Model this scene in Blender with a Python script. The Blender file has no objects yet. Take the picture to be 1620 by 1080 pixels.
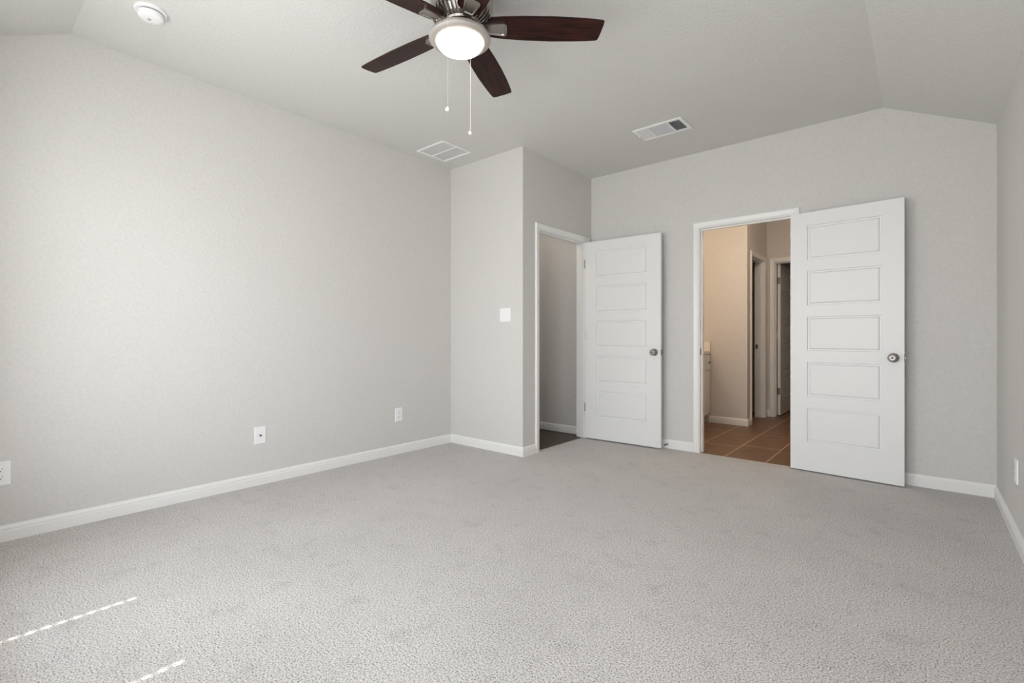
import bpy, bmesh, math, random
from mathutils import Vector, Matrix
random.seed(7)
sc = bpy.context.scene
C = sc.collection
PI = math.pi

# ------------------------------------------------------------------ camera
YAW = 0.7027
cam_d = bpy.data.cameras.new('camera')
cam = bpy.data.objects.new('camera', cam_d)
C.objects.link(cam)
cam_d.sensor_fit = 'HORIZONTAL'
cam_d.sensor_width = 36.0
cam_d.lens = 764.6554 / 1620 * 36.0
cam_d.shift_x = -0.00034
cam_d.shift_y = -0.00397
cam_d.clip_start = 0.02
cam.location = (0, 0, 1.0536)
cam.rotation_euler = (PI / 2, 0, YAW)
sc.camera = cam

# ------------------------------------------------------------------ colour management
sc.view_settings.view_transform = 'Standard'
sc.view_settings.look = 'None'
sc.view_settings.gamma = 1.0
sc.view_settings.use_curve_mapping = False
sc.view_settings.exposure = 0.14
sc.cycles.max_bounces = 14
sc.cycles.diffuse_bounces = 10
sc.cycles.glossy_bounces = 4
sc.cycles.transparent_max_bounces = 12
sc.cycles.use_denoising = True
sc.cycles.sample_clamp_indirect = 8.0
sc.cycles.caustics_reflective = False
sc.cycles.caustics_refractive = False

# ------------------------------------------------------------------ room measures (metres)
XL, XR = -3.6236, 0.3762          # left and right walls
XC, YC = -2.6894, 3.3195          # side and front of the closet bump
YB, YF = 4.4772, -0.135           # back and front walls
ZC, ZR = 2.743, 2.4423            # flat ceiling, springing of the slopes
XBR, YBR = -0.2161, 0.464         # creases of the vaulted ceiling
WT = 0.115                        # wall thickness
XW, YA, YD = -1.58, 6.18, 7.14    # bathroom: toilet-room wall, nib wall, end wall
XBL, XBR2 = -2.60, 0.45           # bathroom left and right
OUT = 2.90

# ------------------------------------------------------------------ sky and sun
w = bpy.data.worlds.new('sky')
sc.world = w
w.use_nodes = True
nt = w.node_tree
for n in list(nt.nodes):
    nt.nodes.remove(n)
wo = nt.nodes.new('ShaderNodeOutputWorld')
bg = nt.nodes.new('ShaderNodeBackground')
tc = nt.nodes.new('ShaderNodeTexCoord')
sx = nt.nodes.new('ShaderNodeSeparateXYZ')
mr = nt.nodes.new('ShaderNodeMapRange')
cr = nt.nodes.new('ShaderNodeValToRGB')
mr.inputs['From Min'].default_value = -1
mr.inputs['From Max'].default_value = 1
cr.color_ramp.elements[0].position = 0.0
cr.color_ramp.elements[0].color = (0.94, 0.94, 0.925, 1)      # sunlit paving outside
cr.color_ramp.elements[1].position = 0.47
cr.color_ramp.elements[1].color = (0.95, 0.95, 0.94, 1)
e = cr.color_ramp.elements.new(0.53)
e.color = (1.0, 1.0, 1.0, 1)
e = cr.color_ramp.elements.new(1.0)
e.color = (0.75, 0.88, 1.0, 1)
nt.links.new(tc.outputs['Generated'], sx.inputs[0])
nt.links.new(sx.outputs['Z'], mr.inputs['Value'])
nt.links.new(mr.outputs[0], cr.inputs[0])
nt.links.new(cr.outputs[0], bg.inputs['Color'])
bg.inputs['Strength'].default_value = 9.0
nt.links.new(bg.outputs[0], wo.inputs['Surface'])

SUN_EL = math.radians(70.5)
sun_d = bpy.data.lights.new('sun', 'SUN')
sun = bpy.data.objects.new('sun', sun_d)
C.objects.link(sun)
sun_d.energy = 9.0
sun_d.angle = math.radians(0.4)
sun_d.color = (1.0, 0.96, 0.9)
sd = Vector((0.05 * math.cos(SUN_EL), math.cos(SUN_EL), -math.sin(SUN_EL)))
sun.rotation_euler = sd.to_track_quat('-Z', 'Y').to_euler()

WINS = [(-2.88, -1.58), (-1.30, -0.15)]
WZ0, WZ1 = 0.40, 2.17
for i, (a, b) in enumerate(WINS):            # portals help the renderer find the sky through the window openings
    ld = bpy.data.lights.new('sky_portal', 'AREA')
    lo = bpy.data.objects.new('sky_portal', ld)
    C.objects.link(lo)
    ld.shape = 'RECTANGLE'
    ld.size, ld.size_y = b - a, WZ1 - WZ0
    ld.cycles.is_portal = True
    lo.location = ((a + b) / 2, YF - WT - 0.01, (WZ0 + WZ1) / 2)
    lo.rotation_euler = (PI / 2, 0, 0)
    d = Vector((0, 1, 0))
    lo.rotation_euler = d.to_track_quat('-Z', 'Z').to_euler()

# warm vanity lamp of the bathroom, on the wall over the vanity (hidden from here by the doorway's left side)
bl = bpy.data.lights.new('vanity_lamp', 'POINT')
blo = bpy.data.objects.new('vanity_lamp', bl)
C.objects.link(blo)
bl.energy = 12
bl.shadow_soft_size = 0.10
bl.color = (1.0, 0.76, 0.52)
blo.location = (XBL + 0.18, 4.95, 1.95)
# dim fill light added inside the closet to brighten its walls
kl = bpy.data.lights.new('closet_fill', 'POINT')
klo = bpy.data.objects.new('closet_fill', kl)
C.objects.link(klo)
kl.energy = 3.6
kl.shadow_soft_size = 0.10
kl.color = (1.0, 0.90, 0.80)
klo.location = (-3.20, 3.75, 2.55)
# unseen fill light added to even out the bathroom
pl = bpy.data.lights.new('bathroom_fill', 'POINT')
plo = bpy.data.objects.new('bathroom_fill', pl)
C.objects.link(plo)
pl.energy = 17
pl.shadow_soft_size = 0.12
pl.color = (1.0, 0.80, 0.60)
plo.location = (-0.90, 5.10, 2.50)


# ------------------------------------------------------------------ materials
def mat(name, col, rough=0.6, metal=0.0, spec=0.5):
    m = bpy.data.materials.new(name)
    m.use_nodes = True
    b = m.node_tree.nodes['Principled BSDF']
    b.inputs['Base Color'].default_value = (*col, 1)
    b.inputs['Roughness'].default_value = rough
    b.inputs['Metallic'].default_value = metal
    b.inputs['Specular IOR Level'].default_value = spec
    return m


def N(m, t):
    return m.node_tree.nodes.new(t)


def L(m, a, b):
    m.node_tree.links.new(a, b)


def add_bump(m, scale, strength, dist=0.002, detail=3, kind='noise', rough=0.5):
    b = m.node_tree.nodes['Principled BSDF']
    t = N(m, 'ShaderNodeTexCoord')
    n = N(m, 'ShaderNodeTexNoise')
    n.inputs['Scale'].default_value = scale
    n.inputs['Detail'].default_value = detail
    n.inputs['Roughness'].default_value = rough
    bu = N(m, 'ShaderNodeBump')
    bu.inputs['Strength'].default_value = strength
    bu.inputs['Distance'].default_value = dist
    L(m, t.outputs['Object'], n.inputs['Vector'])
    L(m, n.outputs['Fac'], bu.inputs['Height'])
    L(m, bu.outputs[0], b.inputs['Normal'])
    return t, n, bu


def wall_paint(name, col, scale=48, strength=0.6):
    m = mat(name, col, 0.75, spec=0.25)
    t, n, bu = add_bump(m, scale, strength, 0.004, 2)
    n2 = N(m, 'ShaderNodeTexNoise')           # roller texture: slight mottling of the paint film
    n2.inputs['Scale'].default_value = scale * 1.3
    n2.inputs['Detail'].default_value = 2
    r = N(m, 'ShaderNodeValToRGB')
    r.color_ramp.elements[0].position = 0.35
    r.color_ramp.elements[1].position = 0.65
    r.color_ramp.elements[0].color = (*[c * 0.97 for c in col], 1)
    r.color_ramp.elements[1].color = (*[min(1, c * 1.02) for c in col], 1)
    L(m, t.outputs['Object'], n2.inputs['Vector'])
    L(m, n2.outputs['Fac'], r.inputs[0])
    L(m, r.outputs[0], m.node_tree.nodes['Principled BSDF'].inputs['Base Color'])
    return m


M = {}
M['wall'] = wall_paint('grey_wall_paint', (0.660, 0.650, 0.634))
M['ceiling'] = wall_paint('grey_ceiling_paint', (0.680, 0.676, 0.658), 62, 0.6)
M['bath_wall'] = wall_paint('bathroom_wall_paint', (0.655, 0.630, 0.612))
M['trim'] = mat('white_trim_paint', (0.84, 0.84, 0.83), 0.35)
M['door'] = mat('white_door_paint', (0.81, 0.815, 0.815), 0.4)
M['plastic'] = mat('white_plastic', (0.88, 0.88, 0.89), 0.35)
M['nickel'] = mat('brushed_nickel', (0.42, 0.39, 0.365), 0.34, 1.0)
M['dark_nickel'] = mat('dark_satin_nickel', (0.28, 0.26, 0.245), 0.38, 1.0)
M['hinge'] = mat('satin_nickel_hinge', (0.22, 0.21, 0.20), 0.4, 1.0)
M['dark'] = mat('dark_slot', (0.02, 0.02, 0.02), 0.6)
M['duct'] = mat('duct_interior', (0.10, 0.11, 0.12), 0.6)
M['vent_white'] = mat('white_vent_enamel', (0.85, 0.85, 0.85), 0.4)
M['grille_back'] = mat('filter_fabric', (0.80, 0.80, 0.81), 0.9)
M['louver_grey'] = mat('grey_louver_enamel', (0.58, 0.59, 0.62), 0.5)
M['rubber'] = mat('dark_rubber', (0.03, 0.03, 0.03), 0.7)
M['wood_slab'] = mat('exterior_board', (0.5, 0.47, 0.43), 0.8)
M['counter'] = mat('cream_vanity_top', (0.80, 0.77, 0.70), 0.25)
M['cabinet'] = mat('white_cabinet_paint', (0.78, 0.77, 0.75), 0.45)

# carpet: cut pile, fine fleck and soft pressed patches
m = M['carpet'] = mat('grey_carpet', (0.36, 0.35, 0.335), 0.95, spec=0.1)
b = m.node_tree.nodes['Principled BSDF']
b.inputs['Sheen Weight'].default_value = 0.15
t = N(m, 'ShaderNodeTexCoord')
nf = N(m, 'ShaderNodeTexNoise')
nf.inputs['Scale'].default_value = 165
nf.inputs['Detail'].default_value = 3
nf.inputs['Roughness'].default_value = 0.7
nm = N(m, 'ShaderNodeTexNoise')
nm.inputs['Scale'].default_value = 9
nm.inputs['Detail'].default_value = 4
nm.inputs['Roughness'].default_value = 0.65
nl = N(m, 'ShaderNodeTexNoise')
nl.inputs['Scale'].default_value = 1.6
nl.inputs['Detail'].default_value = 2
for q in (nf, nm, nl):
    L(m, t.outputs['Object'], q.inputs['Vector'])
r1 = N(m, 'ShaderNodeValToRGB')
r1.color_ramp.elements[0].position = 0.36
r1.color_ramp.elements[0].color = (0.15, 0.143, 0.136, 1)
r1.color_ramp.elements[1].position = 0.60
r1.color_ramp.elements[1].color = (0.76, 0.728, 0.710, 1)
e = r1.color_ramp.elements.new(0.47)
e.color = (0.545, 0.520, 0.506, 1)
L(m, nf.outputs['Fac'], r1.inputs[0])
r2 = N(m, 'ShaderNodeValToRGB')
r2.color_ramp.elements[0].position = 0.28
r2.color_ramp.elements[0].color = (0.86, 0.86, 0.86, 1)
r2.color_ramp.elements[1].position = 0.46
r2.color_ramp.elements[1].color = (1, 1, 1, 1)
L(m, nm.outputs['Fac'], r2.inputs[0])
r3 = N(m, 'ShaderNodeValToRGB')
r3.color_ramp.elements[0].position = 0.35
r3.color_ramp.elements[0].color = (0.93, 0.925, 0.92, 1)
r3.color_ramp.elements[1].position = 0.65
r3.color_ramp.elements[1].color = (1, 0.995, 0.985, 1)
L(m, nl.outputs['Fac'], r3.inputs[0])
x1 = N(m, 'ShaderNodeMixRGB')
x1.blend_type = 'MULTIPLY'
x1.inputs[0].default_value = 1
L(m, r1.outputs[0], x1.inputs[1])
L(m, r2.outputs[0], x1.inputs[2])
x2 = N(m, 'ShaderNodeMixRGB')
x2.blend_type = 'MULTIPLY'
x2.inputs[0].default_value = 1
L(m, x1.outputs[0], x2.inputs[1])
L(m, r3.outputs[0], x2.inputs[2])
L(m, x2.outputs[0], b.inputs['Base Color'])
bu = N(m, 'ShaderNodeBump')
bu.inputs['Strength'].default_value = 0.6
bu.inputs['Distance'].default_value = 0.006
L(m, nf.outputs['Fac'], bu.inputs['Height'])
L(m, bu.outputs[0], b.inputs['Normal'])

# bathroom tile: long brown tiles laid along the room, in columns, with pale grout
m = M['tile'] = mat('brown_floor_tile', (0.2, 0.12, 0.075), 0.4)
b = m.node_tree.nodes['Principled BSDF']
t = N(m, 'ShaderNodeTexCoord')
mp = N(m, 'ShaderNodeMapping')
mp.inputs['Rotation'].default_value = (0, 0, PI / 2)
mp.inputs['Location'].default_value = (0.35, 0.004, 0)
br = N(m, 'ShaderNodeTexBrick')
br.offset = 0.167
br.inputs['Scale'].default_value = 1.0
br.inputs['Brick Width'].default_value = 0.66
br.inputs['Row Height'].default_value = 0.333
br.inputs['Mortar Size'].default_value = 0.007
br.inputs['Mortar Smooth'].default_value = 0.2
br.inputs['Color1'].default_value = (0.200, 0.106, 0.056, 1)
br.inputs['Color2'].default_value = (0.178, 0.094, 0.050, 1)
br.inputs['Mortar'].default_value = (0.50, 0.32, 0.20, 1)
L(m, t.outputs['Object'], mp.inputs[0])
L(m, mp.outputs[0], br.inputs['Vector'])
tn = N(m, 'ShaderNodeTexNoise')
tn.inputs['Scale'].default_value = 7
tn.inputs['Detail'].default_value = 5
tr = N(m, 'ShaderNodeValToRGB')
tr.color_ramp.elements[0].position = 0.3
tr.color_ramp.elements[0].color = (0.75, 0.75, 0.75, 1)
tr.color_ramp.elements[1].position = 0.7
tr.color_ramp.elements[1].color = (1.15, 1.12, 1.1, 1)
L(m, t.outputs['Object'], tn.inputs['Vector'])
L(m, tn.outputs['Fac'], tr.inputs[0])
tx = N(m, 'ShaderNodeMixRGB')
tx.blend_type = 'MULTIPLY'
tx.inputs[0].default_value = 1
L(m, br.outputs['Color'], tx.inputs[1])
L(m, tr.outputs[0], tx.inputs[2])
L(m, tx.outputs[0], b.inputs['Base Color'])
bu = N(m, 'ShaderNodeBump')
bu.inputs['Strength'].default_value = 0.3
bu.inputs['Distance'].default_value = -0.003
L(m, br.outputs['Fac'], bu.inputs['Height'])
L(m, bu.outputs[0], b.inputs['Normal'])

# closet floor: dark brown planks
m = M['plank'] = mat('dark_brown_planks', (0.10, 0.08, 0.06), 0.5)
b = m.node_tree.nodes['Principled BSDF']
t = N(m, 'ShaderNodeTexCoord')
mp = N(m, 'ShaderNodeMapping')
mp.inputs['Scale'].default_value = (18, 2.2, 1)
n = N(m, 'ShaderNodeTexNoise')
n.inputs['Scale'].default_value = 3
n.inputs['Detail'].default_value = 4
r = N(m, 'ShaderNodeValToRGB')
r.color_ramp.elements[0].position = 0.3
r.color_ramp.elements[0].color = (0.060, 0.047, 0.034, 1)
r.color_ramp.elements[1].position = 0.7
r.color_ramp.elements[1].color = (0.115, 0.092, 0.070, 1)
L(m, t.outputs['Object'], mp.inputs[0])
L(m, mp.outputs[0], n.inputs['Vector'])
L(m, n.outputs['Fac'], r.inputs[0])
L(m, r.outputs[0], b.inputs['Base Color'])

# fan blades: dark mahogany grain running along the blade
m = M['mahogany'] = mat('dark_mahogany', (0.03, 0.01, 0.008), 0.40, spec=0.2)
b = m.node_tree.nodes['Principled BSDF']
t = N(m, 'ShaderNodeTexCoord')
mp = N(m, 'ShaderNodeMapping')
mp.inputs['Scale'].default_value = (4, 42, 42)
n = N(m, 'ShaderNodeTexNoise')
n.inputs['Scale'].default_value = 1.6
n.inputs['Detail'].default_value = 6
n.inputs['Distortion'].default_value = 0.6
r = N(m, 'ShaderNodeValToRGB')
r.color_ramp.elements[0].position = 0.35
r.color_ramp.elements[0].color = (0.006, 0.0019, 0.0015, 1)
r.color_ramp.elements[1].position = 0.72
r.color_ramp.elements[1].color = (0.045, 0.012, 0.009, 1)
L(m, t.outputs['Object'], mp.inputs[0])
L(m, mp.outputs[0], n.inputs['Vector'])
L(m, n.outputs['Fac'], r.inputs[0])
L(m, r.outputs[0], b.inputs['Base Color'])

m = M['lit_glass'] = mat('lit_frosted_glass', (0.95, 0.92, 0.88), 0.4)
b = m.node_tree.nodes['Principled BSDF']
b.inputs['Emission Color'].default_value = (1.0, 0.80, 0.60, 1)
b.inputs['Emission Strength'].default_value = 2.2

m = M['pane'] = bpy.data.materials.new('window_glass')
m.use_nodes = True
for n in list(m.node_tree.nodes):
    m.node_tree.nodes.remove(n)
o_ = N(m, 'ShaderNodeOutputMaterial')
mx = N(m, 'ShaderNodeMixShader')
tp = N(m, 'ShaderNodeBsdfTransparent')
tp.inputs[0].default_value = (0.96, 0.96, 0.96, 1)
gl = N(m, 'ShaderNodeBsdfGlossy')
gl.inputs['Roughness'].default_value = 0.02
mx.inputs[0].default_value = 0.06
L(m, tp.outputs[0], mx.inputs[1])
L(m, gl.outputs[0], mx.inputs[2])
L(m, mx.outputs[0], o_.inputs[0])


# ------------------------------------------------------------------ mesh helpers
def new():
    return bmesh.new()


def box(bm, x0, x1, y0, y1, z0, z1, bev=0.0, seg=2):
    r = bmesh.ops.create_cube(bm, size=1)
    vs = r['verts']
    for v in vs:
        v.co = Vector((x0 + (v.co.x + .5) * (x1 - x0), y0 + (v.co.y + .5) * (y1 - y0), z0 + (v.co.z + .5) * (z1 - z0)))
    if bev > 0:
        es = list({e for v in vs for e in v.link_edges})
        bmesh.ops.bevel(bm, geom=es, offset=bev, segments=seg, profile=0.5, affect='EDGES')
    return bm


def lathe(bm, prof, c=(0, 0, 0), seg=48, axis='Z'):
    rings = []
    for (r, h) in prof:
        ring = []
        for k in range(seg):
            a = 2 * PI * k / seg
            if axis == 'Z':
                p = (c[0] + r * math.cos(a), c[1] + r * math.sin(a), c[2] + h)
            elif axis == 'Y':
                p = (c[0] + r * math.cos(a), c[1] + h, c[2] + r * math.sin(a))
            else:
                p = (c[0] + h, c[1] + r * math.cos(a), c[2] + r * math.sin(a))
            if r < 1e-6:
                p = tuple(c[i] + (h if 'XYZ'[i] == axis else 0) for i in range(3))
                ring = [bm.verts.new(p)] * seg
                break
            ring.append(bm.verts.new(p))
        rings.append(ring)
    for a, b_ in zip(rings, rings[1:]):
        for k in range(seg):
            q = []
            for v in (a[k], a[(k + 1) % seg], b_[(k + 1) % seg], b_[k]):
                if v not in q:
                    q.append(v)
            if len(q) > 2:
                try:
                    bm.faces.new(q)
                except ValueError:
                    pass
    bmesh.ops.recalc_face_normals(bm, faces=bm.faces)
    return bm


def tube(bm, pts, r, seg=8):
    pts = [Vector(p) for p in pts]
    rings = []
    for i, p in enumerate(pts):
        d = (pts[min(i + 1, len(pts) - 1)] - pts[max(i - 1, 0)]).normalized()
        u = d.orthogonal().normalized()
        v = d.cross(u)
        if rings:
            u = (lastu - d * lastu.dot(d)).normalized()
            v = d.cross(u)
        lastu = u
        rings.append([bm.verts.new(p + (u * math.cos(2 * PI * k / seg) + v * math.sin(2 * PI * k / seg)) * r) for k in range(seg)])
    for a, b_ in zip(rings, rings[1:]):
        for k in range(seg):
            bm.faces.new((a[k], a[(k + 1) % seg], b_[(k + 1) % seg], b_[k]))
    bm.faces.new(rings[0][::-1])
    bm.faces.new(rings[-1])
    bmesh.ops.recalc_face_normals(bm, faces=bm.faces)
    return bm


def strip(bm, sections, closed=True):
    """loft a list of equal-length point rings and cap the ends"""
    rings = [[bm.verts.new(p) for p in s] for s in sections]
    n = len(rings[0])
    for a, b_ in zip(rings, rings[1:]):
        for k in range(n):
            bm.faces.new((a[k], a[(k + 1) % n], b_[(k + 1) % n], b_[k]))
    if closed:
        bm.faces.new(rings[0][::-1])
        bm.faces.new(rings[-1])
    bmesh.ops.recalc_face_normals(bm, faces=bm.faces)
    return bm


def prism(bm, outline, z0, z1):
    lo = [bm.verts.new((x, y, z0)) for x, y in outline]
    hi = [bm.verts.new((x, y, z1)) for x, y in outline]
    n = len(outline)
    for k in range(n):
        bm.faces.new((lo[k], lo[(k + 1) % n], hi[(k + 1) % n], hi[k]))
    bm.faces.new(lo[::-1])
    bm.faces.new(hi)
    bmesh.ops.recalc_face_normals(bm, faces=bm.faces)
    return bm


def obj(name, bm, m, parent=None, smooth=False, at=None):
    me = bpy.data.meshes.new(name)
    bm.to_mesh(me)
    bm.free()
    for p in me.polygons:
        p.use_smooth = smooth
    me.materials.append(m)
    if smooth:
        try:
            me.set_sharp_from_angle(angle=math.radians(38))
        except Exception:
            pass
    o = bpy.data.objects.new(name, me)
    C.objects.link(o)
    if parent is not None:
        o.parent = parent
    if at is not None:
        o.location = at
    return o


def tag(o, label, cat, group=None):
    o['label'] = label
    o['category'] = cat
    if group:
        o['group'] = group
    return o


def thing(name, label, cat, loc=(0, 0, 0), rotz=0, group=None):
    o = bpy.data.objects.new(name, None)
    C.objects.link(o)
    o.empty_display_size = 0.1
    o.location = loc
    o.rotation_euler = (0, 0, rotz)
    return tag(o, label, cat, group)


def struct(name, bm, m, label=None, parent=None, smooth=False):
    o = obj(name, bm, m, parent, smooth)
    if parent is None:
        o['kind'] = 'structure'
    if label:
        o['label'] = label
    return o


# ------------------------------------------------------------------ shell
bm = new()
box(bm, XL - WT, XR + WT, YF - WT, YC + WT, -0.10, 0.0)
box(bm, XC - .035, XR + WT, YC + WT, YB + 0.004, -0.10, 0.0)
struct('floor', bm, M['carpet'], 'grey flecked cut-pile carpet over the bedroom floor')

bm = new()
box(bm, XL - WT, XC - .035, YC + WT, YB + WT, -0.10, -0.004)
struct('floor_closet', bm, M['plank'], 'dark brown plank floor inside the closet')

bm = new()
box(bm, XBL - WT - 0.9, XBR2 + WT, YB + 0.004, YD + 1.9, -0.10, -0.001)
o = struct('floor_bathroom', bm, M['tile'], 'brown rectangular floor tiles beyond the right doorway')

# vaulted ceiling: flat field, slope over the front wall, slope over the right wall
bm = new()
T = 0.10
def V(*p):
    return bm.verts.new(p)
a0, a1 = V(XL - .02, YBR, ZC), V(XL - .02, YB + .02, ZC)
b0, b1 = V(XBR, YBR, ZC), V(XBR, YB + .02, ZC)
c0, c1 = V(XL - .02, YF - .02, ZR), V(XR + .02, YF - .02, ZR)
d1 = V(XR + .02, YB + .02, ZR)
bm.faces.new((a0, b0, b1, a1))
bm.faces.new((c0, c1, b0, a0))
bm.faces.new((c1, d1, b1, b0))
bmesh.ops.recalc_face_normals(bm, faces=bm.faces)
for f in bm.faces:
    if f.normal.z > 0:
        f.normal_flip()
ext = bmesh.ops.extrude_face_region(bm, geom=list(bm.faces))
for v in [g for g in ext['geom'] if isinstance(g, bmesh.types.BMVert)]:
    v.co.z += T
bmesh.ops.recalc_face_normals(bm, faces=bm.faces)
struct('ceiling', bm, M['ceiling'], 'pale grey textured ceiling with sloped edges')

bm = new()
box(bm, XBL - WT - .9, XBR2 + WT, YB + WT, YD + 1.9, 2.745, 2.84)
struct('ceiling_bathroom', bm, M['ceiling'])
bm = new()
box(bm, XL - WT, XC - WT, YC + WT, YB, 2.745, 2.84)
struct('ceiling_closet', bm, M['ceiling'])
bm = new()                                             # roof deck over everything
box(bm, XL - 1.0, XBR2 + .5, YF - WT, YD + 2.0, OUT, OUT + .1)
struct('ceiling_roof_deck', bm, M['wood_slab'])


def wall_x(name, x0, x1, y0, y1, holes, m, label=None, z1=OUT, smooth=False):
    """wall whose faces look along x; holes = [(ya, yb, za, zb)]"""
    bm = new()
    ys = sorted({y0, y1, *[h[0] for h in holes], *[h[1] for h in holes]})
    for a, b_ in zip(ys, ys[1:]):
        hs = [h for h in holes if h[0] <= a + 1e-6 and h[1] >= b_ - 1e-6]
        if not hs:
            box(bm, x0, x1, a, b_, -.1, z1)
        else:
            h = hs[0]
            if h[2] > 0.001:
                box(bm, x0, x1, a, b_, -.1, h[2])
            box(bm, x0, x1, a, b_, h[3], z1)
    bmesh.ops.remove_doubles(bm, verts=bm.verts, dist=1e-5)
    return struct(name, bm, m, label)


def wall_y(name, y0, y1, x0, x1, holes, m, label=None, z1=OUT):
    bm = new()
    xs = sorted({x0, x1, *[h[0] for h in holes], *[h[1] for h in holes]})
    for a, b_ in zip(xs, xs[1:]):
        hs = [h for h in holes if h[0] <= a + 1e-6 and h[1] >= b_ - 1e-6]
        if not hs:
            box(bm, a, b_, y0, y1, -.1, z1)
        else:
            h = hs[0]
            if h[2] > 0.001:
                box(bm, a, b_, y0, y1, -.1, h[2])
            box(bm, a, b_, y0, y1, h[3], z1)
    bmesh.ops.remove_doubles(bm, verts=bm.verts, dist=1e-5)
    return struct(name, bm, m, label)


DH = 2.045                                             # clear height of the door openings
JT = 0.018                                             # jamb thickness
C_Y0, C_Y1 = 3.556, 4.368                              # closet opening (clear)
B_X0, B_X1 = -1.547, -0.808                            # bathroom opening (clear)
T_Y0, T_Y1 = 6.37, 6.985                               # toilet-room opening (clear)
D_X0, D_X1 = -1.487, -0.70                             # dark-room opening (clear)

wall_x('wall_left', XL - WT, XL, YF - WT, YB + WT, [], M['wall'], 'long blank grey wall on the left')
wall_x('wall_right', XR, XR + WT, YF - WT, YB + WT, [], M['wall'], 'grey wall at the right edge')
wall_y('wall_front', YF - WT, YF, XL, XR, [(a, b_, WZ0, WZ1) for a, b_ in WINS], M['wall'])
wall_y('wall_back', YB, YB + WT, XL, XR, [(B_X0 - JT, B_X1 + JT, 0, DH + JT)], M['wall'], 'grey back wall with the bathroom doorway')
wall_y('wall_closet_front', YC, YC + WT, XL, XC, [], M['wall'], 'pale front of the closet corner')
wall_x('wall_closet_side', XC - WT, XC, YC + WT, YB, [(C_Y0 - JT, C_Y1 + JT, 0, DH + JT)], M['wall'], 'shaded side of the closet corner with its doorway')
wall_x('wall_bathroom_left', XBL - WT, XBL, YB + WT, YA, [], M['bath_wall'])
wall_x('wall_bathroom_right', XBR2, XBR2 + WT, YB + WT, YD + 1.9, [], M['bath_wall'])
wall_y('wall_bathroom_nib', YA, YA + WT, XBL - WT - .9, XW, [], M['bath_wall'], 'beige bathroom wall beside the vanity')
wall_x('wall_toilet_room', XW - WT, XW, YA + WT, YD + WT, [(T_Y0 - JT, T_Y1 + JT, 0, DH + JT)], M['bath_wall'], 'bathroom wall with the narrow toilet room doorway')
wall_y('wall_bathroom_end', YD, YD + WT, XW, XBR2, [(D_X0 - JT, D_X1 + JT, 0, DH + JT)], M['bath_wall'], 'bathroom end wall with the dark doorway')
wall_x('wall_toilet_room_left', XBL - WT - .9, XBL - .9, YA, YD + 1.9, [], M['bath_wall'])
wall_y('wall_toilet_room_end', YD + .3, YD + .3 + WT, XBL - .9, XW - WT, [], M['bath_wall'])
wall_y('wall_far_room_end', YD + 1.8, YD + 1.9, XBL - .9, XBR2, [], M['bath_wall'])
wall_x('wall_far_room_left', XW - WT, XW, YD + WT, YD + 1.8, [], M['bath_wall'])

# ------------------------------------------------------------------ baseboards
BASE = [(0, 0), (.014, 0), (.014, .052), (.0105, .055), (.0105, .060), (.0125, .063), (.0105, .070), (.006, .077), (.004, .083), (0, .083)]


def base_run(name, pts, flip=False, skip=(), m=None, names=None):
    """mitred skirting along a polyline; the room lies to the right of the direction of travel"""
    P = [Vector((x, y)) for x, y in pts]
    nrm = []
    for a, b_ in zip(P, P[1:]):
        d = (b_ - a).normalized()
        nrm.append(Vector((d.y, -d.x)))
    mit = []
    for i in range(len(P)):
        if i == 0:
            mit.append(nrm[0])
        elif i == len(P) - 1:
            mit.append(nrm[-1])
        else:
            s = nrm[i - 1] + nrm[i]
            mit.append(s / (1 + nrm[i - 1].dot(nrm[i])))
    for i in range(len(P) - 1):
        bm = new()
        secs = []
        for k in (i, i + 1):
            secs.append([(P[k].x + mit[k].x * t_, P[k].y + mit[k].y * t_, z) for t_, z in BASE])
        strip(bm, secs)
        struct(names[i], bm, m or M['trim'])


CW = 0.054                                             # casing width
base_run('b', [(XL, YF), (XL, YC), (XC, YC), (XC, C_Y0 - 0.005 - CW)], names=['baseboard_left', 'baseboard_closet_front', 'baseboard_closet_side'])
base_run('b', [(XC + .001, YB), (B_X0 - .005 - CW, YB)], names=['baseboard_back_left'])
base_run('b', [(B_X1 + .005 + CW, YB), (XR, YB), (XR, YF)], names=['baseboard_back_right', 'baseboard_right'])
base_run('b', [(XL, YB), (XC - WT, YB)], names=['baseboard_closet'])
base_run('b', [(-2.02, YA), (XW, YA), (XW, T_Y0 - .005 - CW)], names=['baseboard_bathroom_nib', 'baseboard_bathroom_corner'])
base_run('b', [(XW, T_Y1 + .005 + CW), (XW, YD), (D_X0 - .005 - CW + .001, YD)], names=['baseboard_bathroom_side', 'baseboard_bathroom_end'])

# ------------------------------------------------------------------ door casings and jambs
CAS = [(0, 0), (0, .008), (.006, .011), (.012, .0105), (.016, .013), (.036, .0165), (.046, .0175), (.051, .015), (.054, .010), (.054, 0)]


def casing(name, axis, plane, sgn, a, b_, h, label):
    """axis 'x': wall plane x=plane, opening a..b along y; sgn = direction out of the wall"""
    a, b_, h = a - .005, b_ + .005, h + .005
    secs = []
    for (s, z) in ((0, 0), (0, 1), (1, 1), (1, 0)):
        sec = []
        for w_, t_ in CAS:
            p = (b_ + w_) if s else (a - w_)
            zz = (h + w_) if z else 0.0
            q = plane + sgn * t_
            sec.append((q, p, zz) if axis == 'x' else (p, q, zz))
        secs.append(sec)
    bm = new()
    strip(bm, secs)
    return struct(name, bm, M['trim'], label)


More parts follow.
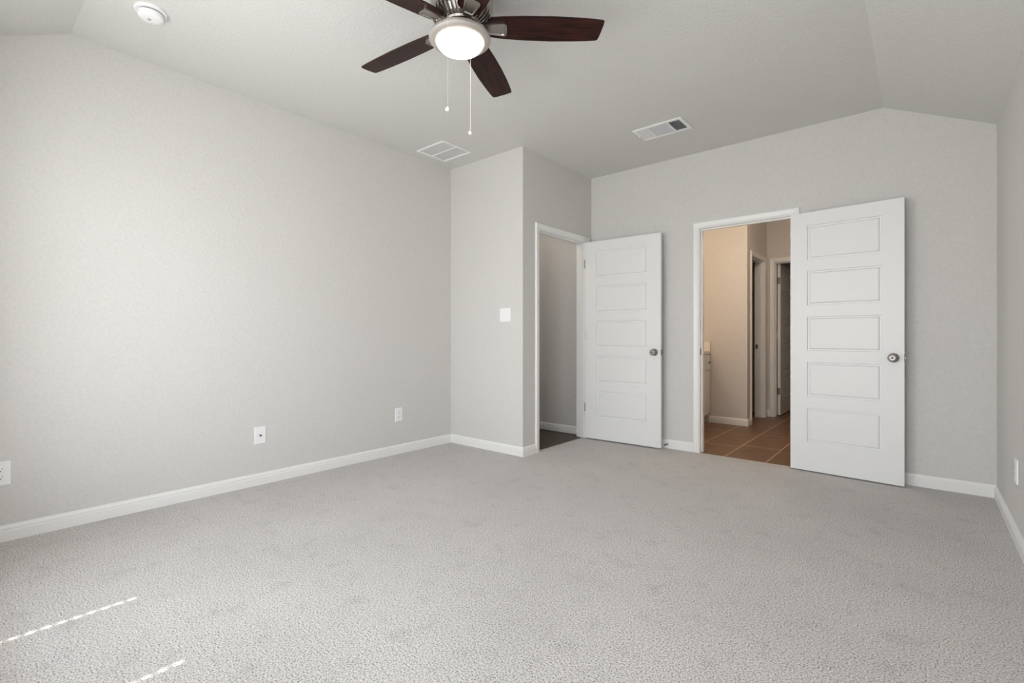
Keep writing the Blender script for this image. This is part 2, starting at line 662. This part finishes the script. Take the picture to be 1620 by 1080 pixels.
def jamb(parent, axis, p0, p1, a, b_, h, stop_at, stop_w=0.035):
    """jamb lining through the wall p0..p1, with a door stop"""
    bm = new()
    def bx(q0, q1, r0, r1, z0, z1):
        if axis == 'x':
            box(bm, q0, q1, r0, r1, z0, z1)
        else:
            box(bm, r0, r1, q0, q1, z0, z1)
    bx(p0, p1, a - JT, a, 0, h + JT)
    bx(p0, p1, b_, b_ + JT, 0, h + JT)
    bx(p0, p1, a, b_, h, h + JT)
    s0, s1 = stop_at, stop_at + stop_w
    bx(s0, s1, a, a + .011, 0, h - .011)
    bx(s0, s1, b_ - .011, b_, 0, h - .011)
    bx(s0, s1, a, b_, h - .011, h)
    return obj('jamb', bm, M['trim'], parent)


c1_ = casing('trim_1', 'x', XC, 1, C_Y0, C_Y1, DH, 'white casing of the closet doorway')
j1 = jamb(c1_, 'x', XC - WT, XC, C_Y0, C_Y1, DH, XC - .072)
c2_ = casing('trim_2', 'y', YB, -1, B_X0, B_X1, DH, 'white casing of the bathroom doorway')
j2 = jamb(c2_, 'y', YB, YB + WT, B_X0, B_X1, DH, YB + .037)
c3_ = casing('trim_3', 'x', XW, 1, T_Y0, T_Y1, DH, 'narrow white casing of the toilet room doorway')
j3 = jamb(c3_, 'x', XW - WT, XW, T_Y0, T_Y1, DH, XW - .070)
c4_ = casing('trim_4', 'y', YD, -1, D_X0, D_X1, DH, 'white casing of the dark doorway at the end')
j4 = jamb(c4_, 'y', YD, YD + WT, D_X0, D_X1, DH, YD + .040, .035)


def strike(parent, pos, axis, sgn):
    bm = new()
    x, y, z = pos
    if axis == 'x':                                    # plate lies on a face looking along x
        box(bm, min(x, x + sgn * .0016), max(x, x + sgn * .0016), y - .014, y + .014, z - .029, z + .029, .0005, 1)
        box(bm, min(x, x + sgn * .0022), max(x, x + sgn * .0022), y - .006, y + .006, z - .011, z + .011)
    else:
        box(bm, x - .014, x + .014, min(y, y + sgn * .0016), max(y, y + sgn * .0016), z - .029, z + .029, .0005, 1)
        box(bm, x - .006, x + .006, min(y, y + sgn * .0022), max(y, y + sgn * .0022), z - .011, z + .011)
    return obj('strike_plate', bm, M['hinge'], parent)


strike(j1, (XC - .016, C_Y0, .925), 'y', 1)
strike(j2, (B_X0, YB + .018, .925), 'x', 1)
strike(j3, (XW - .050 - .04, T_Y1, .93), 'y', -1)


# ------------------------------------------------------------------ doors
def door_leaf_mesh(W, H, th=.035, sl=.117, sr=.117):
    """leaf in the local x-z plane, hinge edge at x=0, face at y=0 (visible) and y=th; five moulded panels on each face"""
    bm = new()
    xs = [0, sl, W - sr, W]
    zs = [0]
    top = H
    p0 = .225
    ph, pitch = .268, .357
    for k in range(5):
        zs += [p0 + k * pitch, p0 + k * pitch + ph]
    zs.append(H)
    for face_y, out in ((0.0, -1), (th, 1)):
        grid = [[bm.verts.new((x, face_y, z)) for z in zs] for x in xs]
        for i in range(3):
            for k in range(len(zs) - 1):
                panel = i == 1 and k % 2 == 1
                q = [grid[i][k], grid[i + 1][k], grid[i + 1][k + 1], grid[i][k + 1]]
                if not panel:
                    bm.faces.new(q)
                    continue
                x0, x1, z0, z1 = xs[1], xs[2], zs[k], zs[k + 1]
                ring = q
                for ins, dep in ((.002, .0095), (.0045, .0125), (.0125, .0125), (.0145, .0115), (.0175, .0055), (.0205, .0015), (.024, .001)):
                    nr = [bm.verts.new((xx, face_y - out * dep, zz)) for xx, zz in ((x0 + ins, z0 + ins), (x1 - ins, z0 + ins), (x1 - ins, z1 - ins), (x0 + ins, z1 - ins))]
                    for s in range(4):
                        bm.faces.new((ring[s], ring[(s + 1) % 4], nr[(s + 1) % 4], nr[s]))
                    ring = nr
                bm.faces.new(ring)
    # edges of the leaf
    def quad(*ps):
        bm.faces.new([bm.verts.new(p) for p in ps])
    quad((0, 0, 0), (0, th, 0), (0, th, H), (0, 0, H))
    quad((W, 0, 0), (W, th, 0), (W, th, H), (W, 0, H))
    quad((0, 0, 0), (W, 0, 0), (W, th, 0), (0, th, 0))
    quad((0, 0, H), (W, 0, H), (W, th, H), (0, th, H))
    bmesh.ops.remove_doubles(bm, verts=bm.verts, dist=1e-5)
    bmesh.ops.recalc_face_normals(bm, faces=bm.faces)
    return bm


def knob_mesh(side, th=.035, keyed=False):
    bm = new()
    y0 = 0 if side < 0 else th
    prof = [(0, 0), (.0325, 0), (.0325, .004), (.029, .008), (.016, .011), (.0115, .014), (.0115, .030), (.017, .033), (.0255, .040), (.028, .048), (.0275, .055), (.0245, .0605), (.0195, .0620), (.0180, .0605), (0, .0600)]
    lathe(bm, [(r_, y0 + side * h_) for r_, h_ in prof], (0, 0, 0), 32, 'Y')
    return bm


def door(name, W, loc, rot, label, sl=.117, sr=.117, hinge_z=(.33, 1.08, 1.815), knob=True, hinge_face=0.0):
    H = 2.025
    d = struct(name, door_leaf_mesh(W, H, .035, sl, sr), M['door'], label)
    d.location = loc
    d.rotation_euler = (0, 0, rot)
    if knob:
        for s, lab in ((-1, 'round satin nickel knob on the room face'), (1, None)):
            k = obj('door_knob', knob_mesh(s), M['dark_nickel'], d, True, (W - .060, 0, .90))
            if lab:
                bm = new()
                lathe(bm, [(0, -.0595), (.0065, -.0597), (.0065, -.0625), (0, -.0630)], (0, 0, 0), 16, 'Y')
                obj('privacy_button', bm, M['dark'], k, True)
        bm = new()
        box(bm, W - .0002, W + .0016, .005, .030, .872, .928, .0004, 1)
        box(bm, W + .001, W + .0105, .011, .024, .890, .910, .002, 2)
        obj('latch', bm, M['hinge'], d)
    return d


def hinge_on(d, x, y, z, r=.0065, leaf=None, painted=False):
    bm = new()
    for k in range(5):
        lathe(bm, [(0, -.044 + k * .0178), (r, -.044 + k * .0178), (r, -.0275 + k * .0178), (0, -.0275 + k * .0178)], (x, y, z), 12)
    lathe(bm, [(0, -.047), (.0045, -.047), (.0045, .049), (0, .049)], (x, y, z), 12)
    if leaf:
        box(bm, *leaf, z - .044, z + .044)
    h = obj('hinge', bm, M['trim'] if painted else M['hinge'], d, True)
    if painted:                                        # bare screws on the painted hinge
        bm = new()
        for k, dx in ((-1, .002), (0, -.004), (1, .002)):
            lathe(bm, [(0, .0015), (.0042, .0010), (.0042, -.0016), (0, -.0020)], (x + dx + .012, -.0004, z + k * .028), 12, 'Y')
        obj('hinge_screws', bm, M['hinge'], h)
    return h


# closet door: hinged on the far jamb, swung square against the back wall
W1 = .805
ang1 = math.radians(2.2)
d1_ = door('door_1', W1, (XC + .016, 4.330, .014), ang1, 'white five-panel closet door, open square to the back wall', .130, .130)
# bathroom door: hinged on the right jamb, folded back nearly flat to the wall
W2 = .713
ang2 = math.radians(-4.2)
d2_ = door('door_2', W2, (B_X1 + .004, 4.4050, .010), ang2, 'white five-panel bathroom door, folded back against the right wall', .117, .125)
# far door: opened away into the unlit room
W3 = .78
d3_ = door('door_3', W3, (-1.444, YD + WT + .010, .014), math.radians(90), 'half-hidden panelled door standing open in the dark doorway', .117, .117)

for z in (.33, 1.08, 1.815):
    zz = z - .014
    # knuckle beside the casing plus the leaf let into the jamb face
    hinge_on(d1_, -.006, .040, zz, .0065, (-.0075, .0005, -.0015, .040), painted=(z == 1.08))
    hinge_on(d2_, -.008, .038, zz)
    hinge_on(d3_, -.006, .040, zz, .0065, (-.0018, .0002, .004, .038), painted=(z == 1.08))

# ------------------------------------------------------------------ front windows (behind the viewer)
for i, (a, b_) in enumerate(WINS):
    bm = new()
    fy0, fy1 = YF - WT + .01, YF - WT + .07
    for (x0, x1, z0, z1) in ((a, a + .05, WZ0, WZ1), (b_ - .05, b_, WZ0, WZ1), (a, b_, WZ0, WZ0 + .05), (a, b_, WZ1 - .05, WZ1), (a, b_, 0.82, 0.86)):
        box(bm, x0, x1, fy0, fy1, z0, z1)
    wn = struct('window_%d' % (i + 1), bm, M['trim'])
    bm = new()
    box(bm, a + .02, b_ - .02, fy0 + .027, fy0 + .033, WZ0 + .02, WZ1 - .02)
    obj('pane', bm, M['pane'], wn)

# unseen slab added to block the sun; slits and bars shape the floor streaks
EZ = 2.62
off = (EZ) / math.tan(SUN_EL)
bm = new()
ey0, ey1 = YF - WT - 1.05, YF - WT
gaps = [(-2.4285 - .05 * off, .008), (-1.8360 - .05 * off, .007)]
edges = [XL - .8]
for g, hw in gaps:
    edges += [g - hw, g + hw]
edges.append(XR + .6)
for k in range(0, len(edges), 2):
    box(bm, edges[k], edges[k + 1], ey0, ey1, EZ, EZ + .02)
for k in range(26):
    y = ey0 + k * .0415
    box(bm, edges[0], edges[-1], y, y + .013, EZ + .02, EZ + .035)
struct('sun_streak_mask', bm, M['wood_slab'])

# ------------------------------------------------------------------ ceiling fan
FX, FY = -1.6546, 1.5850
FZ = 2.5165
fan = thing('ceiling_fan', 'brushed nickel ceiling fan with five dark mahogany blades and a lit frosted bowl', 'ceiling fan', (FX, FY, 0))
bm = new()
lathe(bm, [(0, 2.743), (.085, 2.743), (.085, 2.715), (.075, 2.700), (.060, 2.694), (.060, 2.680), (0, 2.680)])
obj('canopy', bm, M['nickel'], fan, True)
bm = new()
lathe(bm, [(0, 2.682), (.085, 2.682), (.125, 2.672), (.142, 2.658), (.147, 2.640), (.147, 2.622), (.144, 2.619), (.144, 2.613), (.147, 2.610), (.147, 2.575), (.144, 2.566), (.137, 2.560), (0, 2.560)])
obj('motor_housing', bm, M['nickel'], fan, True)
bm = new()
lathe(bm, [(0, 2.562), (.128, 2.562), (.118, 2.550), (.098, 2.530), (.080, 2.520), (0, 2.520)])
cone = obj('vented_base', bm, M['dark_nickel'], fan, True)
bm = new()
for k in range(40):
    a = 2 * PI * (k + .5) / 40
    ca, sa = math.cos(a), math.sin(a)
    secs = []
    for (r_, z_) in ((.142, 2.566), (.136, 2.548), (.116, 2.528), (.090, 2.514)):
        s_ = []
        for (dt, dz) in ((-.0032, 0), (.0032, 0), (.0032, .014), (-.0032, .014)):
            s_.append((r_ * ca - dt * sa, r_ * sa + dt * ca, z_ + dz))
        secs.append(s_)
    strip(bm, secs)
obj('vent_fins', bm, M['nickel'], fan)
bm = new()
lathe(bm, [(0, 2.524), (.094, 2.524), (.097, 2.517), (.093, 2.509), (.075, 2.504), (0, 2.504)])
obj('flywheel', bm, M['dark_nickel'], fan, True)
bm = new()
lathe(bm, [(0, 2.506), (.050, 2.506), (.050, 2.488), (0, 2.488)])
obj('switch_cup', bm, M['nickel'], fan, True)
bm = new()
lathe(bm, [(.045, 2.490), (.098, 2.489), (.124, 2.482), (.139, 2.472), (.1450, 2.460), (.1440, 2.453), (.137, 2.447), (.120, 2.4420), (.1145, 2.4425), (.1125, 2.449), (.045, 2.463)], seg=72)
M['ring'] = mat('satin_nickel_ring', (0.58, 0.54, 0.51), 0.45, 0.7)
RO = (-.0085 * math.cos(YAW), -.0085 * math.sin(YAW), 0)    # the light kit hangs a little off the axis
obj('light_ring', bm, M['ring'], fan, True, RO)
bm = new()
lathe(bm, [(.045, 2.454), (.1120, 2.450), (.1135, 2.443), (.108, 2.430), (.096, 2.4165), (.076, 2.4050), (.050, 2.3985), (.022, 2.3955), (0, 2.395)], seg=72)
obj('glass_bowl', bm, M['lit_glass'], fan, True, RO)


def blade_outline():
    near = [(.118, -.030), (.124, -.047), (.140, -.058), (.20, -.064), (.30, -.069), (.42, -.071), (.54, -.068), (.62, -.063), (.660, -.0585), (.667, -.053)]
    far = [(.655, .052), (.645, .058), (.60, .0625), (.54, .066), (.42, .070), (.30, .0675), (.20, .062), (.140, .054), (.124, .043), (.118, .028)]
    return near + [(.667, -.030), (.664, 0), (.660, .030)] + far


bm = new()
prism(bm, blade_outline(), -.003, .003)
es = [e for e in bm.edges if abs(e.verts[0].co.z - e.verts[1].co.z) < 1e-6]
bmesh.ops.bevel(bm, geom=es, offset=.0015, segments=2, profile=.5, affect='EDGES')
bm_blade = bm
# the bracket: rounded trapezoid plate under the blade root with a sunk panel, and an arm to the flywheel
def iron():
    bm = new()
    out = [(.112, -.022), (.118, -.026), (.160, -.031), (.196, -.035), (.206, -.033), (.211, -.026), (.213, 0), (.211, .026), (.206, .033), (.196, .035), (.160, .031), (.118, .026), (.112, .022)]
    z0, z1 = -.0125, -.0032
    lo = [bm.verts.new((x, y, z0)) for x, y in out]
    hi = [bm.verts.new((x, y, z1)) for x, y in out]
    n = len(out)
    for k in range(n):
        bm.faces.new((lo[k], lo[(k + 1) % n], hi[(k + 1) % n], hi[k]))
    bm.faces.new(hi)
    cx_ = .162
    r1 = [bm.verts.new((cx_ + (x - cx_) * .84, y * .80, z0 - .0015)) for x, y in out]
    r2 = [bm.verts.new((cx_ + (x - cx_) * .78, y * .72, z0 + .0030)) for x, y in out]
    for A, B in ((lo, r1), (r1, r2)):
        for k in range(n):
            bm.faces.new((A[k], A[(k + 1) % n], B[(k + 1) % n], B[k]))
    bm.faces.new(r2)
    secs = []
    for (x, hw, zc, hh) in ((.070, .024, .004, .006), (.090, .018, -.002, .006), (.105, .019, -.007, .005), (.120, .025, -.008, .0045)):
        secs.append([(x, -hw, zc - hh), (x, hw, zc - hh), (x, hw, zc + hh), (x, -hw, zc + hh)])
    strip(bm, secs)
    bmesh.ops.recalc_face_normals(bm, faces=bm.faces)
    return bm


PH = math.radians(42.6)
bl0 = obj('blade', bm_blade, M['mahogany'], fan)
ir0 = obj('blade_bracket', iron(), M['nickel'], bl0, False)
for k in range(5):
    if k == 0:
        bo = bl0
    else:
        bo = bl0.copy()
        C.objects.link(bo)
        bo.parent = fan
        io = ir0.copy()
        C.objects.link(io)
        io.parent = bo
    bo.location = (0, 0, FZ)
    bo.rotation_euler = (Matrix.Rotation(PH + k * 2 * PI / 5, 3, 'Z') @ Matrix.Rotation(math.radians(-12), 3, 'X')).to_euler()

# pull chains (camera-near one for the fan, far one for the light)
def chain(px, py, z0, z1, th):
    bm = new()
    tube(bm, [(px * .33, py * .33, 2.4925), (px * .7, py * .7, 2.493), (px, py, 2.484), (px, py, z1)], th, 6)
    n = int((z0 - z1) / .009)
    c = obj('pull_chain', bm, M['chain'], fan, True)
    bm = new()
    lathe(bm, [(0, .014), (.003, .013), (.0045, .009), (.009, .006), (.012, 0), (.0115, -.005), (.008, -.010), (0, -.012)], (px, py, z1 - .005), 20)
    obj('pull_knob', bm, M['knob'], c, True)


M['chain'] = mat('pale_chain', (0.85, 0.80, 0.74), 0.4, 0.3)
M['knob'] = mat('white_knob', (0.75, 0.72, 0.68), 0.3, 0.2)
fdir = Vector((-math.sin(YAW), math.cos(YAW)))
rdir = Vector((math.cos(YAW), math.sin(YAW)))
p = -.150 * fdir - .046 * rdir
chain(p.x, p.y, 2.49, 2.064, .0007)
p = .150 * fdir + .028 * rdir
chain(p.x, p.y, 2.49, 2.087, .0013)

# ------------------------------------------------------------------ smoke detector
sd_ = thing('smoke_detector', 'round white smoke detector on the ceiling near the left wall', 'smoke detector', (-3.045, .700, ZC))
bm = new()
lathe(bm, [(0, 0), (.070, 0), (.071, -.006), (.068, -.012), (0, -.012)])
obj('base_plate', bm, M['plastic'], sd_, True)
bm = new()
lathe(bm, [(0, -.010), (.051, -.010), (.051, -.018), (.0560, -.018), (.0565, -.025), (.054, -.037), (.047, -.0425), (.028, -.044), (0, -.044)])
body = obj('body', bm, M['plastic'], sd_, True)
bm = new()
lathe(bm, [(.0505, -.012), (.0520, -.0125), (.0520, -.0175), (.0505, -.018)])
obj('vent_slot', bm, M['duct'], sd_, True)
bm = new()
lathe(bm, [(0, -.043), (.0085, -.043), (.0085, -.0460), (.007, -.047), (0, -.047)], (-.006, -.006, 0), 20)
M['grey_plastic'] = mat('grey_plastic', (0.42, 0.42, 0.43), 0.5)
o = obj('test_button', bm, M['grey_plastic'], sd_, True)
o['label'] = 'small grey test button'
bm = new()
lathe(bm, [(0, -.041), (.003, -.041), (.003, -.0438), (0, -.0445)], (-.036, .012, 0), 10)
obj('indicator_light', bm, M['grey_plastic'], sd_, True)

# ------------------------------------------------------------------ ceiling vents
# square return grille beside the closet corner
rv = thing('return_vent', 'square white return air grille on the ceiling by the closet corner', 'air vent', (-3.305, 2.944, ZC))
hx, hy_ = .180, .170
def frame(bm, hx, hy, wd, z0, z1, bev=.003):
    box(bm, -hx, hx, -hy, -hy + wd, z0, z1, bev, 1)
    box(bm, -hx, hx, hy - wd, hy, z0, z1, bev, 1)
    box(bm, -hx, -hx + wd, -hy + wd * .9, hy - wd * .9, z0, z1, bev, 1)
    box(bm, hx - wd, hx, -hy + wd * .9, hy - wd * .9, z0, z1, bev, 1)
bm = new()
frame(bm, hx, hy_, .020, -.012, 0)
box(bm, -hx + .018, hx - .018, -.005, .005, -.010, -.0005)
obj('frame', bm, M['vent_white'], rv)
bm = new()
box(bm, -hx + .015, hx - .015, -hy_ + .015, hy_ - .015, -.0018, 0)
obj('filter', bm, M['grille_back'], rv)
for s in (-1, 1):
    bm = new()
    for k in range(13):
        yc = s * (.0105 + k * .0110)
        strip(bm, [[(xx, yc - .0052, -.0078), (xx, yc - .0050, -.0086), (xx, yc + .0050, -.0062), (xx, yc + .0048, -.0054)] for xx in (-hx + .018, hx - .018)])
    obj('louver_bank', bm, M['vent_white'], rv)

# three-section supply register
sr_ = thing('supply_register', 'rectangular white three-way supply register on the ceiling before the bathroom door', 'air vent', (-1.607, 3.775, ZC))
hx, hy_ = .203, .126
bm = new()
frame(bm, hx, hy_, .030, -.010, 0, .004)
for xx in (-.080, .080):
    box(bm, xx - .007, xx + .007, -hy_ + .028, hy_ - .028, -.010, -.0005, .001, 1)
obj('frame', bm, M['vent_white'], sr_)
bm = new()
box(bm, -hx + .02, hx - .02, -hy_ + .02, hy_ - .02, -.0012, 0)
o = obj('duct_opening', bm, M['duct'], sr_)
o['label'] = 'dark duct opening behind the louvers'
def louvers(x0, x1, y0, y1, n, along, tilt, m, hw):
    bm = new()
    for k in range(n):
        f_ = (k + .5) / n
        c_, s_ = math.cos(tilt) * hw, math.sin(tilt) * hw
        if along == 'x':
            yc = y0 + (y1 - y0) * f_
            strip(bm, [[(xx, yc - c_, -.0055 - s_), (xx, yc + c_, -.0055 + s_), (xx, yc + c_, -.0047 + s_), (xx, yc - c_, -.0047 - s_)] for xx in (x0, x1)])
        else:
            xc = x0 + (x1 - x0) * f_
            strip(bm, [[(xc - c_, yy, -.0055 - s_), (xc + c_, yy, -.0055 + s_), (xc + c_, yy, -.0047 + s_), (xc - c_, yy, -.0047 - s_)] for yy in (y0, y1)])
    return obj('louver_bank', bm, m, sr_)
ya, yb_ = -hy_ + .029, hy_ - .029
louvers(-hx + .029, -.088, ya, yb_, 8, 'y', math.radians(28), M['vent_white'], .0055)
louvers(-.072, .072, ya, yb_, 12, 'x', math.radians(-22), M['louver_grey'], .0068)
louvers(.088, hx - .029, ya, yb_, 7, 'y', math.radians(-62), M['louver_grey'], .0036)
louvers(.088, hx - .029, ya, yb_, 6, 'x', 0.0, M['louver_grey'], .0022)
bm = new()
box(bm, -.196, -.186, -.012, .030, -.020, -.009, .002, 1)
obj('damper_lever', bm, M['vent_white'], sr_)


# ------------------------------------------------------------------ wall plates: local x along the wall, -y out of the wall
def plate_mesh(hw, hh):
    bm = new()
    prof = [(0, 0), (.0008, .0045), (.0045, .0068)]
    rings = []
    for ins, t_ in prof:
        rings.append([bm.verts.new((x, -t_, z)) for x, z in ((-hw + ins, -hh + ins), (hw - ins, -hh + ins), (hw - ins, hh - ins), (-hw + ins, hh - ins))])
    for a, b_ in zip(rings, rings[1:]):
        for k in range(4):
            bm.faces.new((a[k], a[(k + 1) % 4], b_[(k + 1) % 4], b_[k]))
    bm.faces.new(rings[-1])
    bm.faces.new(rings[0][::-1])
    bmesh.ops.recalc_face_normals(bm, faces=bm.faces)
    return bm


def screw(parent, x, z):
    bm = new()
    lathe(bm, [(0, -.0055), (.0032, -.0055), (.0032, -.0068), (0, -.0072)], (x, 0, z), 12, 'Y')
    return obj('screw', bm, M['plastic'], parent, True)


def rounded(cx_, cz, hw, hh, r_=.006, n=5):
    pts = []
    for (sx_, sz, a0_) in ((1, 1, 0), (-1, 1, PI / 2), (-1, -1, PI), (1, -1, 1.5 * PI)):
        for k in range(n):
            a = a0_ + PI / 2 * k / (n - 1)
            pts.append((cx_ + sx_ * (hw - r_) + r_ * math.cos(a), cz + sz * (hh - r_) + r_ * math.sin(a)))
    return pts


def slab(bm, pts, y0, y1):
    strip(bm, [[(x, y0, z) for x, z in pts], [(x, y1, z) for x, z in pts]])


def duplex(label, loc, rz, group):
    t_ = thing('wall_outlet', label, 'outlet', loc, rz, group)
    obj('plate', plate_mesh(.039, .062), M['plastic'], t_)
    for zc in (.0195, -.0195):
        bm = new()
        slab(bm, rounded(0, zc, .0168, .0140, .007), -.0050, -.0082)
        f_ = obj('socket_face', bm, M['plastic'], t_)
        bm = new()
        box(bm, -.0075, -.0055, -.0086, -.0078, zc + .0005, zc + .0085)
        box(bm, .0055, .0075, -.0086, -.0078, zc + .0015, zc + .0080)
        slab(bm, rounded(0, zc - .0070, .0026, .0026, .0025), -.0078, -.0086)
        obj('socket_slots', bm, M['dark'], f_)
    screw(t_, 0, 0)
    return t_


RL = math.radians(90)                                  # local -y looks along +x: plates on the left wall
duplex('white outlet plate at the left edge, cut by the frame, above the baseboard', (XL, .1955, .351), RL, 'wall outlets')
duplex('white outlet plate on the left wall, nearest to the closet corner', (XL, 2.682, .353), RL, 'wall outlets')
duplex('white outlet plate seen edge-on on the right wall', (XR, 3.592, .362), -RL, 'wall outlets')

cx_t = thing('coax_plate', 'white cable jack plate with one small metal stud, middle of the left wall', 'wall plate', (XL, 1.4775, .352), RL)
obj('plate', plate_mesh(.039, .062), M['plastic'], cx_t)
bm = new()
lathe(bm, [(0, -.005), (.0075, -.005), (.0075, -.0085), (.0048, -.0085), (.0048, -.016), (.0020, -.016), (.0018, -.0120), (0, -.0120)], (0, 0, 0), 18, 'Y')
o = obj('jack', bm, M['hinge'], cx_t, True)
o['label'] = 'dark metal coaxial stud'
screw(cx_t, 0, .044)
screw(cx_t, 0, -.044)

sw = thing('light_switch', 'white double rocker light switch on the closet front wall', 'light switch', (-2.8955, YC, 1.258))
obj('plate', plate_mesh(.064, .0635), M['plastic'], sw)
for s in (-1, 1):
    bm = new()
    xc = s * .023
    strip(bm, [[(x, -.005, -.033), (x, -.0100, -.033), (x, -.0075, 0), (x, -.0062, .033), (x, -.005, .033)] for x in (xc - .0165, xc + .0165)])
    obj('rocker', bm, M['plastic'], sw)
    for z in (.048, -.048):
        screw(sw, xc, z)

# ------------------------------------------------------------------ spring door stop on the back baseboard behind the closet door
ds = thing('door_stop', 'small spring door stop on the back baseboard behind the open closet door', 'door stop', (-1.846, YB - .014, .042))
bm = new()
lathe(bm, [(0, 0), (.010, 0), (.010, -.004), (.005, -.006), (0, -.006)], (0, 0, 0), 16, 'Y')
obj('base', bm, M['nickel'], ds, True)
bm = new()
tube(bm, [(.0045 * math.cos(k * .9), -.004 - k * .00075, .0045 * math.sin(k * .9)) for k in range(70)], .0011, 5)
obj('spring', bm, M['hinge'], ds, True)
bm = new()
lathe(bm, [(0, -.055), (.0065, -.055), (.0075, -.060), (.0065, -.0665), (0, -.068)], (0, 0, 0), 16, 'Y')
obj('rubber_tip', bm, M['rubber'], ds, True)

# ------------------------------------------------------------------ bathroom vanity, its end glimpsed through the doorway
va = thing('bathroom_vanity', 'white vanity cabinet with a cream top, glimpsed inside the bathroom doorway', 'vanity', (XBL, YA, 0))
vx, vy = .575, -1.42                                   # local extents: x 0..vx out of the wall, y vy..0 along it
bm = new()
box(bm, .002, vx, vy, -.002, .095, .850, .002, 1)
box(bm, .002, vx - .055, vy + .02, -.002, 0, .097)
obj('cabinet_body', bm, M['cabinet'], va)
bm = new()
box(bm, .002, vx + .022, vy - .02, -.002, .850, .884, .004, 2)
obj('countertop', bm, M['counter'], va)
bm = new()
box(bm, .002, vx + .022, -.020, -.002, .884, 1.003, .003, 2)
o = obj('side_splash', bm, M['counter'], va)
bm = new()
box(bm, .002, .020, vy - .02, -.020, .884, 1.003, .003, 2)
obj('back_splash', bm, M['counter'], va)
for k in range(3):
    y1 = -.012 - k * .468
    y0 = y1 - .452
    bm = new()
    box(bm, vx, vx + .016, y0, y1, .655, .835, .003, 1)
    dr = obj('drawer', bm, M['cabinet'], va)
    bm = new()
    lathe(bm, [(0, vx + .016), (.006, vx + .016), (.005, vx + .026), (.012, vx + .032), (.013, vx + .038), (.008, vx + .043), (0, vx + .044)], (0, y1 - .06, .745), 16, 'X')
    obj('drawer_knob', bm, M['hinge'], dr, True)
    bm = new()
    box(bm, vx, vx + .016, y0, y1, .115, .640, .003, 1)
    box(bm, vx + .014, vx + .019, y0 + .06, y1 - .06, .175, .580, .002, 1)
    dd = obj('cabinet_door', bm, M['cabinet'], va)
